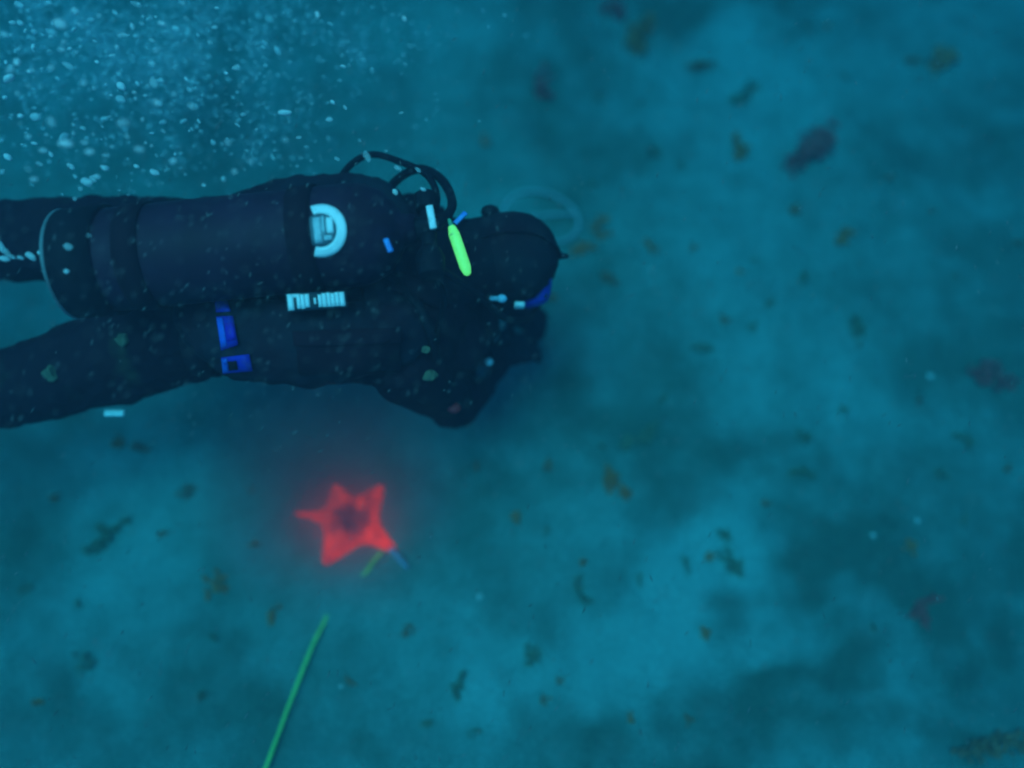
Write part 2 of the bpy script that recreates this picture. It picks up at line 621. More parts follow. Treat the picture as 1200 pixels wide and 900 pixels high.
make_hand(wrist_r, Vector((.80, .38, -.25)), Vector((-.3, .9, 0)), 'glove')
make_hand(wrist_l, Vector((.85, -.40, -.25)), Vector((-.3, -.9, 0)), 'glove')


def make_fin(a, name='fin'):
    b = MB()
    S = [(-.02, .06, .045), (-.10, .066, .050), (-.20, .070, .040), (-.30, .085, .018), (-.45, .105, .009), (-.60, .118, .006), (-.66, .112, .005)]
    b.tube([a + Vector((s[0], 0, -.02 - .1 * max(0, -s[0] - .2))) for s in S], [(s[1], s[2]) for s in S], n=16)
    o = b.build('fin', M_RUB, person)
    for s in (-1, 1):
        r = MB()
        r.tube([a + Vector((x, s * w, -.016 - .1 * max(0, -x - .2))) for x, w in ((-.2, .066), (-.35, .09), (-.5, .108), (-.63, .116))], [.012, .011, .009, .006], n=6)
        r.build('rail', M_RUB, o)


make_fin(ankle_l)
make_fin(ankle_r)

# tank frame: axis of the cylinder, on the diver's back
TA, TB = at(92, 309, 0.86), at(470, 270, 0.885)
AX = (TB - TA).normalized()
TSIDE = Vector((0, 0, 1)).cross(AX).normalized()      # toward the diver's left (+y)
TUP = AX.cross(TSIDE).normalized()
TR = 0.104
TL = (TB - TA).length


def tp(s, phi, r):
    """point on the tank: s metres along, phi degrees from the top toward the diver's right"""
    return TA + AX * s + (TUP * math.cos(R(phi)) - TSIDE * math.sin(R(phi))) * r


def make_harness():
    # inflated wing between the tank and the back
    b = MB()
    for pts, rad in (([(-.66, .115, .725), (-.60, .155, .725), (-.48, .18, .73), (-.34, .185, .735), (-.25, .15, .735)], [.045, .058, .066, .066, .052]),
                     ([(-.69, -.06, .69), (-.60, -.125, .71), (-.48, -.150, .735), (-.34, -.150, .74), (-.235, -.115, .725)], [.062, .086, .092, .088, .066])):
        b.tube(spline([Vector(p) for p in pts], 3), ramp(rad, 3), n=16)
    b.tube([(-.63, -.07, .73), (-.63, .12, .73)], [.05, .05], n=12)
    b.tube([(-.28, -.08, .735), (-.28, .13, .735)], [.05, .05], n=12)
    w = b.build('buoyancy_wing', M_WING, person, remesh=.012, soft=4)
    tx = bpy.data.textures.new('wing_folds', 'CLOUDS')
    tx.noise_scale = 0.06
    d = w.modifiers.new('folds', 'DISPLACE')
    d.texture = tx
    d.strength = 0.032
    d.texture_coords = 'LOCAL'
    # backplate
    bp = MB()
    bp.box((-.46, .05, .752), (.20, .075, .004))
    bp.build('backplate', M_STEEL, person, smooth=False, bevel=.003)
    # straps over the shoulders and round the waist
    for s in (-1, 1):
        st = MB()
        pts = [(-.34, .055 + s * .07, .775), (-.25, .06 + s * .085, .772), (-.17, .06 + s * .10, .735), (-.13, .06 + s * .11, .66), (-.16, .06 + s * .12, .56), (-.24, .06 + s * .14, .485)]
        st.tube(spline([Vector(p) for p in pts], 3), [(.026, .004)] * 16, n=8, up=Vector((0, 0, 1)))
        st.build('shoulder_strap', M_STRAP, person)
    wb = MB()
    pts = []
    for k in range(40):
        q = 2 * math.pi * k / 40
        pts.append((-.70, .05 + .222 * math.cos(q), .60 + .152 * math.sin(q)))
    vs, fs = [], []
    for (x, y, z) in pts:
        for dx in (-.025, .025):
            vs.append((x + dx, y, z))
    for k in range(40):
        k2 = (k + 1) % 40
        fs.append((2 * k, 2 * k + 1, 2 * k2 + 1, 2 * k2))
    wb.add(vs, fs)
    o = wb.build('waist_strap', M_STRAP, person)
    o.modifiers.new('thick', 'SOLIDIFY').thickness = .004


make_harness()


def patch_on(fn, u0, u1, v0, v1, lift, nu=8, nv=8, thick=.003):
    """thin curved plate over a surface given by fn(u, v, lift)"""
    b = MB()
    vs, fs = [], []
    for z in (lift, lift - thick):
        for j in range(nv + 1):
            for i in range(nu + 1):
                vs.append(fn(u0 + (u1 - u0) * i / nu, v0 + (v1 - v0) * j / nv, z))
    w = nu + 1
    n = w * (nv + 1)
    for j in range(nv):
        for i in range(nu):
            a = j * w + i
            fs.append((a, a + 1, a + w + 1, a + w))
            fs.append((n + a + w, n + a + w + 1, n + a + 1, n + a))
    for i in range(nu):
        fs.append((i + 1, i, n + i, n + i + 1))
        a = nv * w + i
        fs.append((a, a + 1, n + a + 1, n + a))
    for j in range(nv):
        a = j * w
        fs.append((a, a + w, n + a + w, n + a))
        a = j * w + nu
        fs.append((a + w, a, n + a, n + a + w))
    return b.add(vs, fs)


SURF = []


def surface_trees():
    from mathutils.bvhtree import BVHTree
    bpy.context.view_layer.update()
    dg = bpy.context.evaluated_depsgraph_get()
    for o in person.children:
        if o.name.split('.')[0] in ('body', 'buoyancy_wing', 'waist_strap'):
            me = o.evaluated_get(dg).to_mesh()
            mw = o.matrix_world
            SURF.append(BVHTree.FromPolygons([mw @ v.co for v in me.vertices], [tuple(p.vertices) for p in me.polygons]))


def body_pt(px, py, lift=0.0):
    """point of the diver's suit behind that pixel of the photograph, lifted off along the surface normal"""
    if not SURF:
        surface_trees()
    d = (at(px, py, 0) - CAM).normalized()
    hits = [h for h in (t.ray_cast(CAM, d) for t in SURF) if h[0] is not None]
    if not hits:
        return at(px, py, .5)
    h = min(hits, key=lambda q: q[3])
    return h[0] - d * lift


def make_blue_pieces():
    # pale and blue webbing loops on the right hip, three pieces one below the other
    def quad(corners, lift):
        return lambda u, v, z: body_pt((corners[0][0] * (1 - u) + corners[1][0] * u) * (1 - v) + (corners[3][0] * (1 - u) + corners[2][0] * u) * v,
                                       (corners[0][1] * (1 - u) + corners[1][1] * u) * (1 - v) + (corners[3][1] * (1 - u) + corners[2][1] * u) * v, z)
    for corners in ([(251, 346), (264, 344), (270, 365), (253, 366)],
                    [(253, 371), (273, 370), (279, 404), (259, 411)],
                    [(259, 419), (292, 415), (296, 435), (261, 438)]):
        fn = quad(corners, 0)
        o = patch_on(fn, 0, 1, 0, 1, .010, 4, 4, .008).build('webbing_loop', M_BLUE, person)
        if corners[0][0] == 253:
            patch_on(fn, .42, .95, .22, .80, .0125, 3, 3, .003).build('slot', mat('violet_blue_webbing', (0.04, 0.015, 0.45), .7), o)
            patch_on(fn, .02, .36, .04, .92, .0125, 3, 3, .003).build('edge_binding', mat('light_blue_binding', (0.02, 0.13, 0.72), .6), o)
        if corners[0][0] == 259:
            patch_on(fn, .22, .52, .30, .85, .0125, 3, 3, .003).build('slot', M_STRAP, o)
            patch_on(fn, .0, .20, .10, .95, .0125, 2, 3, .003).build('edge_binding', mat('light_blue_edge', (0.02, 0.12, 0.60), .6), o)


make_blue_pieces()


def px_quad(c):
    """surface of the diver's gear under a quadrilateral of the photograph"""
    return lambda u, v, z: body_pt((c[0][0] * (1 - u) + c[1][0] * u) * (1 - v) + (c[3][0] * (1 - u) + c[2][0] * u) * v,
                                   (c[0][1] * (1 - u) + c[1][1] * u) * (1 - v) + (c[3][1] * (1 - u) + c[2][1] * u) * v, z)


def make_label_and_pocket():
    # narrow label of white block lettering on the right side of the wing
    cq = [(336, 345), (403, 342), (405, 359), (338, 364)]
    def fn(u, v, z):
        x = (cq[0][0] * (1 - u) + cq[1][0] * u) * (1 - v) + (cq[3][0] * (1 - u) + cq[2][0] * u) * v
        y = (cq[0][1] * (1 - u) + cq[1][1] * u) * (1 - v) + (cq[3][1] * (1 - u) + cq[2][1] * u) * v
        return at(x, y, .888 - .012 * v + z)
    lab = patch_on(fn, -.03, 1.03, -.08, 1.08, .0, 8, 4, .006).build('name_label', mat('label_field', (.012, .03, .045), .6), person)
    lab['label'] = 'narrow label with white block lettering'
    glyphs = [(0, .11, 0, 1), (.11, .16, 0, .22), (.16, .225, 0, .93), (.23, .30, .03, .96), (.305, .385, .03, .88),
              (.46, .50, .3, .7), (.535, .60, .1, .92), (.605, .685, .03, .94), (.69, .755, 0, .94), (.76, .83, .05, .94), (.835, .905, 0, .94), (.91, 1.0, 0, .96)]
    for (a, c, lo, hi) in glyphs:
        patch_on(fn, a, c, lo, hi, .0025, 2, 3, .0022).build('letter', M_PALE, lab)
    # padded block that carries the label, between the wing and the tank
    patch_on(fn, .0, 1.0, .0, 1.0, -.006, 6, 4, .085).build('label_pad', M_WING, person, bevel=.004)
    # cargo pocket with a flap on the right flank
    fn = px_quad([(345, 388), (468, 384), (470, 436), (350, 440)])
    pk = patch_on(fn, 0, 1, .0, 1, .018, 10, 6, .03).build('cargo_pocket', M_SUIT, person, bevel=.006)
    patch_on(fn, -.02, 1.02, .0, .36, .024, 10, 3, .006).build('flap', M_SUIT, pk, bevel=.002)
    # low-pressure inflator hose lying over the right shoulder
    pts = [body_pt(x, y, .012) for x, y in ((452, 322), (472, 338), (492, 362), (505, 392), (512, 420))]
    h = MB()
    q = spline(pts, 4)
    h.tube(q, [.010] * len(q), n=10)
    h.build('inflator_hose', M_RUB, person)


make_label_and_pocket()


def small_marks():
    # crusts and pale fittings that show on the suit
    for (px, py, r, m, nm) in ((505, 440, 9, M_OLIVE, 'mud_patch'), (498, 408, 4, M_OLIVE, 'mud_patch'), (60, 438, 9, M_OLIVE, 'mud_patch'), (143, 398, 8, M_OLIVE, 'mud_patch'),
                               (532, 478, 8, M_RED, 'dump_valve'), (134, 484, 9, M_PALE, 'reflective_tab')):
        c = body_pt(px, py, .004)
        k = r * (c - CAM).length / 1000
        b = MB()
        if nm == 'reflective_tab':
            b.box(c, (k * 1.2, k * .4, .004))
            b.build(nm, m, person, bevel=.003)
            continue
        b.ball(c, (k, k * .8, k * .5), 14, 9)
        if nm == 'mud_patch':
            b.v = [v + Vector((noise.noise(v * 70), noise.noise(v * 70 + Vector((5, 0, 0))), noise.noise(v * 70 + Vector((9, 0, 0))))) * .010 for v in b.v]
        b.build(nm, m, person)


small_marks()


# ------------------------------------------------------------------ the scuba tank on the back
def make_tank():
    t = thing('scuba_tank', TA, 'dark scuba tank with white round badge strapped on the diver\'s back', 'scuba tank')
    b = MB()
    prof = [(-.002, .060), (.0, .085), (.012, .101), (.03, TR), (TL - .10, TR), (TL - .065, TR * .96), (TL - .03, TR * .80), (TL - .008, TR * .55), (TL + .005, .034), (TL + .03, .030)]
    n = 40
    vs = [TA + AX * s + (TUP * math.cos(2 * math.pi * k / n) + TSIDE * math.sin(2 * math.pi * k / n)) * r for s, r in prof for k in range(n)]
    fs = [(i * n + k, i * n + (k + 1) % n, (i + 1) * n + (k + 1) % n, (i + 1) * n + k) for i in range(len(prof) - 1) for k in range(n)]
    fs += [tuple(range(n)), tuple((len(prof) - 1) * n + k for k in range(n))]
    b.add(vs, fs)
    cyl = b.build('cylinder', M_TANKM, t)
    # boot with a pale rim
    b = MB()
    prof = [(-.018, .055), (-.018, .100), (-.010, .110), (.075, .1115), (.075, .1075)]
    vs = [TA + AX * s + (TUP * math.cos(2 * math.pi * k / n) + TSIDE * math.sin(2 * math.pi * k / n)) * r for s, r in prof for k in range(n)]
    fs = [(i * n + k, i * n + (k + 1) % n, (i + 1) * n + (k + 1) % n, (i + 1) * n + k) for i in range(len(prof) - 1) for k in range(n)]
    fs.append(tuple(range(n)))
    b.add(vs, fs)
    boot = b.build('boot', M_RUB, t)
    b = MB()
    pts = [TA + AX * -.014 + (TUP * math.cos(2 * math.pi * k / 48) + TSIDE * math.sin(2 * math.pi * k / 48)) * .1075 for k in range(49)]
    b.tube(pts, [.0045 + .0015 * noise.noise(p * 14) for p in pts], n=8, cap=False)
    rim = b.build('rim', M_RIM, boot)
    rim['label'] = 'pale mottled rim of the tank boot'
    # two bands that hold the tank
    s_badge = (at(363, 265, .97) - TA).dot(AX)
    for s in (s_badge - .022, .14):
        b = patch_on(lambda u, v, z: tp(u, v, TR + z), s - .024, s + .024, -180, 180, .0045, 2, 48, .004)
        b.build('tank_band', M_STRAP, t)
    # round badge: a thick pale ring with a small emblem, left third under the band
    cs = (at(376, 265, .97) - TA).dot(AX)
    phi0 = 22.0
    Rb = 0.051
    def disc_pt(x, y, z):
        return tp(cs + x, phi0 + math.degrees(-y / TR), TR + z)
    def sector(r0, r1, a0, a1, lift, nm, m, par, na=24):
        fn = lambda u, v, z: disc_pt(u * math.cos(R(v)), u * math.sin(R(v)), z)
        return patch_on(fn, r0, r1, a0, a1, lift, 3, na, .002).build(nm, m, par)
    badge = sector(.002, Rb * .62, -180, 180, .0022, 'round_badge', mat('badge_field', (.10, .15, .18), .6), t)
    badge['label'] = 'round white badge with ring and small emblem'
    sector(Rb * .62, Rb, -112, 108, .0038, 'ring', M_PALE, badge, 40)
    M_BADGE2 = mat('badge_emblem', (0.60, 0.70, 0.74), .5, color2=(.40, .52, .56), scale=90)
    fn = lambda u, v, z: disc_pt(u, v, z)
    patch_on(fn, -.012, .003, -.024, .024, .0040, 3, 5, .002).build('emblem', M_BADGE2, badge)
    patch_on(fn, .004, .010, -.010, .026, .0040, 2, 5, .002).build('emblem', M_BADGE2, badge)
    patch_on(fn, .006, .022, -.020, -.011, .0040, 3, 3, .002).build('emblem', M_BADGE2, badge)
    patch_on(fn, .013, .026, -.008, .022, .0040, 3, 4, .002).build('emblem', M_PALE, badge)
    # valve, knob and first stage
    v0 = TA + AX * (TL + .02)
    b = MB()
    b.tube([v0, v0 + AX * .05], [.024, .024], n=16, round_caps=False)
    b.tube([v0 + AX * .035 - TSIDE * .045, v0 + AX * .035 + TSIDE * .035], [.015, .015], n=14, round_caps=False)
    valve = b.build('valve', M_RUB, t, bevel=.002)
    b = MB()
    kp = v0 + AX * .035 + TSIDE * .04
    b.tube([kp, kp + TSIDE * .036], [.024, .026], n=10, round_caps=False)
    b.build('valve_knob', M_RUB, valve, bevel=.003)
    b = MB()
    f0 = v0 + AX * .035 - TSIDE * .05
    b.tube([f0, f0 - TSIDE * .02, f0 - TSIDE * .06], [.022, .030, .026], n=16, round_caps=False)
    fst = b.build('first_stage', M_RUB, t, bevel=.003)
    # bright reflective strips on the valve guard
    for (p0, p1, w, z, m) in (((503, 241), (508, 268), 9, .945, M_PALE), ((533, 262), (546, 249), 7, .86, M_LBLUE), ((452, 280), (458, 295), 7, .975, M_LBLUE)):
        a, c = at(*p0, z), at(*p1, z)
        b = MB()
        k = pxm(*p0, z) * w * .5
        b.tube([a, (a + c) / 2, c], [(k, k * .5)] * 3, n=8, round_caps=False)
        b.build('reflective_strip', m, t, bevel=.002)
    # hoses: a loop standing off to the left, and two down to the mouth and the gauge
    def hose(pts, r, nm='hose'):
        h = MB()
        q = spline(pts, 6)
        h.tube(q, [r] * len(q), n=10)
        return h.build(nm, M_RUB, t)
    hose([f0 + TSIDE * .05, at(512, 232, .86), at(500, 205, .84), at(470, 190, .82), at(436, 181, .80), at(410, 194, .78), at(392, 220, .74)], .0075)
    hose([f0 + TSIDE * .05 + AX * .02, at(530, 240, .84), at(517, 210, .80), at(490, 198, .77), at(462, 214, .73), at(448, 240, .66)], .010)
    hose([f0 - TSIDE * .03, at(560, 345, .80), at(590, 372, .66), at(622, 372, .52), Vector((.075, .075, .52))], .0075)
    hose([f0 - TSIDE * .05, at(520, 350, .80), at(512, 400, .68), at(530, 440, .52), at(556, 440, .44)], .007)
    # regulator second stage at the mouth
    b = MB()
    c = HEAD + Vector((.045, -.015, -.125))
    b.tube([c + Vector((.0, 0, .03)), c, c + Vector((.02, 0, -.03))], [.020, .036, .034], n=16, round_caps=False)
    b.build('second_stage', M_RUB, t, bevel=.004)
    # gauge console near the right hand
    c = at(560, 432, .43)
    b = MB()
    d = (CAM - c).normalized()
    b.tube([c - d * .012, c + d * .014], [.036, .034], n=20, round_caps=False)
    g = b.build('gauge', M_RUB, t, bevel=.003)
    b = MB()
    b.tube([c + d * .0145, c + d * .0165], [.027, .027], n=20, round_caps=False)
    b.build('dial', M_GLASS, g)
    c2 = at(573, 424, .46)  # small white ball at the edge of the gauge
    b = MB()
    b.ball(c2, (.010, .010, .009), 12, 8)
    b.build('pale_dot', M_PALE, g)
    # a bright clip where the hood meets the hose
    c3 = at(588, 350, .70)
    b = MB()
    b.ball(c3, (.012, .010, .009), 12, 8)
    b.tube([c3 + Vector((-.006, .002, -.004)), c3 + Vector((-.022, .006, -.012))], [.006, .006], n=8)
    b.build('hose_clip', mat('clip_plastic', (.35, .6, .75), .4), t)


make_tank()

# ------------------------------------------------------------------ glowing light stick tied to the tank valve
def make_light_stick():
    a, b_ = at(530, 268, .875), at(547, 318, .845)
    t = thing('light_stick', a, 'glowing green light stick tied behind the diver\'s head', 'light stick')
    m = MB()
    k = .0115
    pts = [a.lerp(b_, q) for q in (0, .12, .5, .9, 1)]
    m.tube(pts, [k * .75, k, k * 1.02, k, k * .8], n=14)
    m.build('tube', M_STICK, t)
    c = MB()
    d = (a - b_).normalized()
    c.tube([a, a + d * .018], [k * .55, k * .35], n=10)
    c.build('end_hook', mat('hook_plastic', (.1, .45, .25), .5), t)
    s = MB()
    pts = [a + d * .012, a + d * .03 + Vector((-.006, 0, -.004)), a + d * .03 + Vector((-.03, 0, -.01))]
    s.tube(pts, [.002] * 3, n=6)
    s.build('cord', M_STRAP, t)


make_light_stick()


# ------------------------------------------------------------------ red sea star, cord, stick and hoop on the sand
def ground(px, py):
    p = at(px, py, 0)
    for _ in range(4):
        p = at(px, py, h0(p.x, p.y))
    return p


def make_star():
    c = ground(412, 612)
    outline = [(449, 569, 1), (444, 610, 0), (464, 646, 1), (424, 638, 0), (381, 662, 1), (377, 616, 0), (343, 601, 1), (378, 596, 0), (390, 566, 1), (416, 581, 0)]
    P = [at(px, py, c.z + .01) for px, py, _ in outline]
    tip = [t for _, _, t in outline]
    n = len(P)
    per = 8
    ring, amt = [], []
    for i in range(n):
        a, b, d, e = P[i - 1], P[i], P[(i + 1) % n], P[(i + 2) % n]
        for k in range(per):
            t = k / per
            ring.append(0.5 * ((2 * b) + (d - a) * t + (2 * a - 5 * b + 4 * d - e) * t * t + (3 * b - a - 3 * d + e) * t ** 3))
            amt.append(tip[i] * (1 - t) + tip[(i + 1) % n] * t)
    m = MB()
    rows = 9
    vs, fs = [], []
    N = len(ring)
    for j in range(rows + 1):
        f = j / rows
        for k in range(N):
            q = c.lerp(ring[k], f)
            # domed disc, ridged arms, thin rounded edge
            z = .040 * (1 - f ** 2) ** .6 + .016 * amt[k] * math.sin(math.pi * min(1, f * 1.05)) + .004
            z += .003 * noise.noise(Vector((q.x * 90, q.y * 90, 0)))
            zz = max(h0(q.x, q.y), c.z - .01) + z
            vs.append(Vector((q.x, q.y, zz)))
    for k in range(N):
        q = ring[k]
        vs.append(Vector((q.x, q.y, h0(q.x, q.y) - .012)))
    for j in range(rows + 1):
        for k in range(N):
            k2 = (k + 1) % N
            if j < rows:
                fs.append((j * N + k, (j + 1) * N + k, (j + 1) * N + k2, j * N + k2))
            else:
                fs.append((j * N + k, (j + 1) * N + k, (j + 1) * N + k2, j * N + k2))
    fs.append(tuple((rows + 1) * N + k for k in range(N)))
    m.add(vs, fs)
    mt = bpy.data.materials.new('red_emissive_skin')
    mt.use_nodes = True
    nt = mt.node_tree
    L = nt.links.new
    p = nt.nodes['Principled BSDF']
    p.inputs['Roughness'].default_value = .7
    tc = nt.nodes.new('ShaderNodeTexCoord')
    gd = nt.nodes.new('ShaderNodeVectorMath')
    gd.operation = 'LENGTH'
    nz = nt.nodes.new('ShaderNodeTexNoise')
    nz.inputs['Scale'].default_value = 28
    nz.inputs['Detail'].default_value = 5
    L(tc.outputs['Object'], nz.inputs['Vector'])
    L(tc.outputs['Object'], gd.inputs[0])
    r1 = nt.nodes.new('ShaderNodeMapRange')                      # dark disc in the middle
    r1.interpolation_type = 'SMOOTHSTEP'
    r1.inputs['From Min'].default_value = .050
    r1.inputs['From Max'].default_value = .078
    r1.inputs['To Min'].default_value = .22
    L(gd.outputs['Value'], r1.inputs['Value'])
    r2 = nt.nodes.new('ShaderNodeMapRange')
    r2.inputs['From Min'].default_value = .3
    r2.inputs['From Max'].default_value = .62
    r2.inputs['To Min'].default_value = .22
    L(nz.outputs['Fac'], r2.inputs['Value'])
    mu = nt.nodes.new('ShaderNodeMath')
    mu.operation = 'MULTIPLY'
    L(r1.outputs[0], mu.inputs[0])
    L(r2.outputs[0], mu.inputs[1])
    mx = nt.nodes.new('ShaderNodeMix')
    mx.data_type = 'RGBA'
    mx.inputs['A'].default_value = (.16, .05, .08, 1)
    mx.inputs['B'].default_value = (.75, .02, .02, 1)
    L(mu.outputs[0], mx.inputs['Factor'])
    L(mx.outputs['Result'], p.inputs['Base Color'])
    p.inputs['Emission Color'].default_value = (1, .008, .004, 1)  # red emission added so the colour carries through the absorbing water
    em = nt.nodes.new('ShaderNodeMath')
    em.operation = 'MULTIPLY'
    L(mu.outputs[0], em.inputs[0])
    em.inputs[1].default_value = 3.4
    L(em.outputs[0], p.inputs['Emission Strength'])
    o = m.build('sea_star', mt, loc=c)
    tag(o, 'red five-armed sea star with added red glow, on the sand inside a silt cloud', 'sea star')
    return c


STAR = make_star()


def make_cord():
    t = [(300, 925, .02), (318, 880, .02), (345, 812, .02), (368, 756, .015), (378, 733, .004), (387, 712, -.012), (404, 690, -.014), (428, 672, -.006), (436, 660, .008), (446, 648, .012)]
    pts = []
    for px, py, dz in t:
        g = ground(px, py)
        pts.append(at(px, py, g.z + dz + .004))
    b = MB()
    q = [p_ + Vector((noise.noise(p_ * 6), 0, .6 * noise.noise(p_ * 9 + Vector((3, 0, 0))))) * .006 for p_ in spline(pts, 8)]
    b.tube(q, [.0048 + .0008 * noise.noise(p_ * 25) for p_ in q], n=8)
    o = b.build('guide_line', mat('green_cord', (.70, .98, .22), .6, color2=(.45, .88, .18), scale=35, bump=.4, bscale=500), loc=pts[0])
    tag(o, 'bright green guide line half buried in the sand, running to the red sea star', 'line')


make_cord()


def make_stick():
    a, b_ = ground(459, 644), ground(477, 665)
    m = MB()
    m.tube([a + Vector((0, 0, .012)), (a + b_) / 2 + Vector((0, 0, .014)), b_ + Vector((0, 0, .010))], [.008, .0085, .006], n=8)
    o = m.build('worm_tube', mat('pale_tube', (.42, .48, .62), .7, color2=(.3, .34, .42), scale=50), loc=a)
    tag(o, 'short pale blue-grey worm tube at the red star\'s lower right arm', 'worm tube')


make_stick()


def make_hoop():
    c = ground(634, 256)
    px = pxm(634, 256, c.z)
    t = thing('hoop', c, 'pale translucent plastic hoop lying on the sand beside the diver\'s head', 'hoop')
    m_ = mat('frosted_plastic', (.54, .58, .56), .5, trans=.3)
    b = MB()
    pts = []
    for k in range(41):
        q = 2 * math.pi * k / 40
        g = ground(634 + 44 * math.cos(q + .25), 256 - 30 * math.sin(q))
        pts.append(g + Vector((0, 0, .010 - .016 * max(0, -math.cos(q)))))
    b.tube(pts, [.0065] * 41, n=10, cap=False)
    b.build('ring', m_, t)
    d = MB()
    a1, a2 = ground(622, 254), ground(676, 252)
    d.tube([a1 + Vector((0, 0, .004)), (a1 + a2) / 2 + Vector((0, 0, .008)), a2 + Vector((0, 0, .012))], [.006] * 3, n=8)
    d.build('crossbar', m_, t)


make_hoop()


# silt stirred up round the star, coloured red to carry its glow
def make_silt():
    c = STAR + (at(384, 580, STAR.z + .10) - at(412, 612, STAR.z + .10)) + Vector((0, .03, .07))
    rx, ry, rz = .46, .42, .26
    b = MB()
    b.ball((0, 0, 0), (1, 1, 1), 24, 14)
    o = b.build('silt_cloud', None)
    o.location = c
    o.scale = (rx, ry, rz)
    tag(o, 'cloud of stirred-up silt around the red sea star, tinted red as its glow', None, kind='stuff')
    m = bpy.data.materials.new('glow_tinted_silt')
    m.use_nodes = True
    nt = m.node_tree
    L = nt.links.new
    nt.nodes.remove(nt.nodes['Principled BSDF'])
    v = nt.nodes.new('ShaderNodeVolumePrincipled')
    v.inputs['Color'].default_value = (.88, .12, .14, 1)  # red tint stands in for the glow round the star
    v.inputs['Absorption Color'].default_value = (.6, .45, .45, 1)
    tc = nt.nodes.new('ShaderNodeTexCoord')
    ln = nt.nodes.new('ShaderNodeVectorMath')
    ln.operation = 'LENGTH'
    L(tc.outputs['Object'], ln.inputs[0])
    rg = nt.nodes.new('ShaderNodeMapRange')
    rg.interpolation_type = 'SMOOTHSTEP'
    rg.inputs['From Min'].default_value = 1.0
    rg.inputs['From Max'].default_value = 0.0
    rg.inputs['To Min'].default_value = 0.0
    rg.inputs['To Max'].default_value = 1.0
    L(ln.outputs['Value'], rg.inputs['Value'])
    nz = nt.nodes.new('ShaderNodeTexNoise')
    nz.inputs['Scale'].default_value = 1.6
    nz.inputs['Detail'].default_value = 3
    L(tc.outputs['Object'], nz.inputs['Vector'])
    r2 = nt.nodes.new('ShaderNodeMapRange')
    r2.inputs['From Min'].default_value = .3
    r2.inputs['From Max'].default_value = .7
    r2.inputs['To Min'].default_value = 3.0
    r2.inputs['To Max'].default_value = 17.0
    L(nz.outputs['Fac'], r2.inputs['Value'])
    mu = nt.nodes.new('ShaderNodeMath')
    mu.operation = 'MULTIPLY'
    L(rg.outputs[0], mu.inputs[0])
    L(r2.outputs[0], mu.inputs[1])
    L(mu.outputs[0], v.inputs['Density'])
    L(v.outputs[0], nt.nodes['Material Output'].inputs['Volume'])
    o.data.materials.append(m)


make_silt()

# ------------------------------------------------------------------ seaweed scraps on the sand
SW = {
    'dark_red': mat('dark_red_seaweed', (.82, .12, .10), .8, color2=(.62, .10, .09), scale=40),
    'brown': mat('brown_seaweed', (.75, .19, .07), .8, color2=(.50, .16, .07), scale=40),
    'orange': mat('orange_brown_seaweed', (.90, .18, .06), .8, color2=(.70, .14, .05), scale=40),
    'olive': mat('olive_seaweed', (.48, .17, .09), .8, color2=(.32, .15, .085), scale=40),
    'dark': mat('green_seaweed', (.17, .215, .14), .8, color2=(.13, .175, .115), scale=40),
    'tan': mat('tan_seaweed', (.82, .21, .09), .8, color2=(.6, .17, .08), scale=40),
}


def leafs(b, c, spread, count, size, rnd, ang=None, elong=1.0, height=.02, dens=1.6):
    """many small curled blades spread through an uneven patch"""
    ca, sa = (math.cos(ang), math.sin(ang)) if ang is not None else (1, 0)
    lobes = [(rnd.uniform(-.6, .6), rnd.uniform(-.6, .6), rnd.uniform(.35, .7)) for _ in range(4)]
    for _ in range(count):
        lx, ly, lr = rnd.choice(lobes)
        a, q = rnd.uniform(0, 6.283), rnd.random() ** .6
        u, v = (lx + lr * q * math.cos(a)) * spread * elong, (ly + lr * q * math.sin(a)) * spread / elong
        x, y = c.x + u * ca - v * sa, c.y + u * sa + v * ca
        z = h0(x, y) + height * rnd.random() * max(.15, 1 - math.hypot(u, v) / (spread * elong * 1.3))
        d = rnd.uniform(0, 6.283)
        s = size * rnd.uniform(.5, 1.5)
        fx, fy = math.cos(d), math.sin(d)
        w = s * rnd.uniform(.22, .5)
        up = rnd.uniform(-.1, .8) * s
        tw = rnd.uniform(-.4, .4) * s
        p = Vector((x, y, z + .001))
        f = Vector((fx, fy, 0))
        r = Vector((-fy, fx, rnd.uniform(-.5, .5)))
        v6 = [p, p + f * s * .35 + r * w + Vector((0, 0, up * .5)), p + f * s * .35 - r * w + Vector((0, 0, up * .45)),
              p + f * s * .75 + r * (w * .8 + tw) + Vector((0, 0, up)), p + f * s * .75 - r * (w * .8 - tw) + Vector((0, 0, up * .9)), p + f * s + r * tw * 1.5 + Vector((0, 0, up * .8))]
        b.add(v6, [(0, 2, 1), (1, 2, 4, 3), (3, 4, 5)])


def strand(b, c, length, ang, rnd, r=.0035, leafy=True, size=.012):
    p = Vector((c.x, c.y, 0))
    pts = []
    a = ang
    n = 9
    for k in range(n):
        pts.append(Vector((p.x, p.y, h0(p.x, p.y) + .004 + .014 * math.sin(math.pi * k / n) * rnd.random())))
        a += rnd.uniform(-.45, .45)
        p = p + Vector((math.cos(a), math.sin(a), 0)) * length / n
    b.tube(pts, [r * (1 - .6 * k / n) for k in range(n)], n=5)
    if leafy:
        for q in pts[1:]:
            leafs(b, q, size * .9, 3, size, rnd, height=.008)


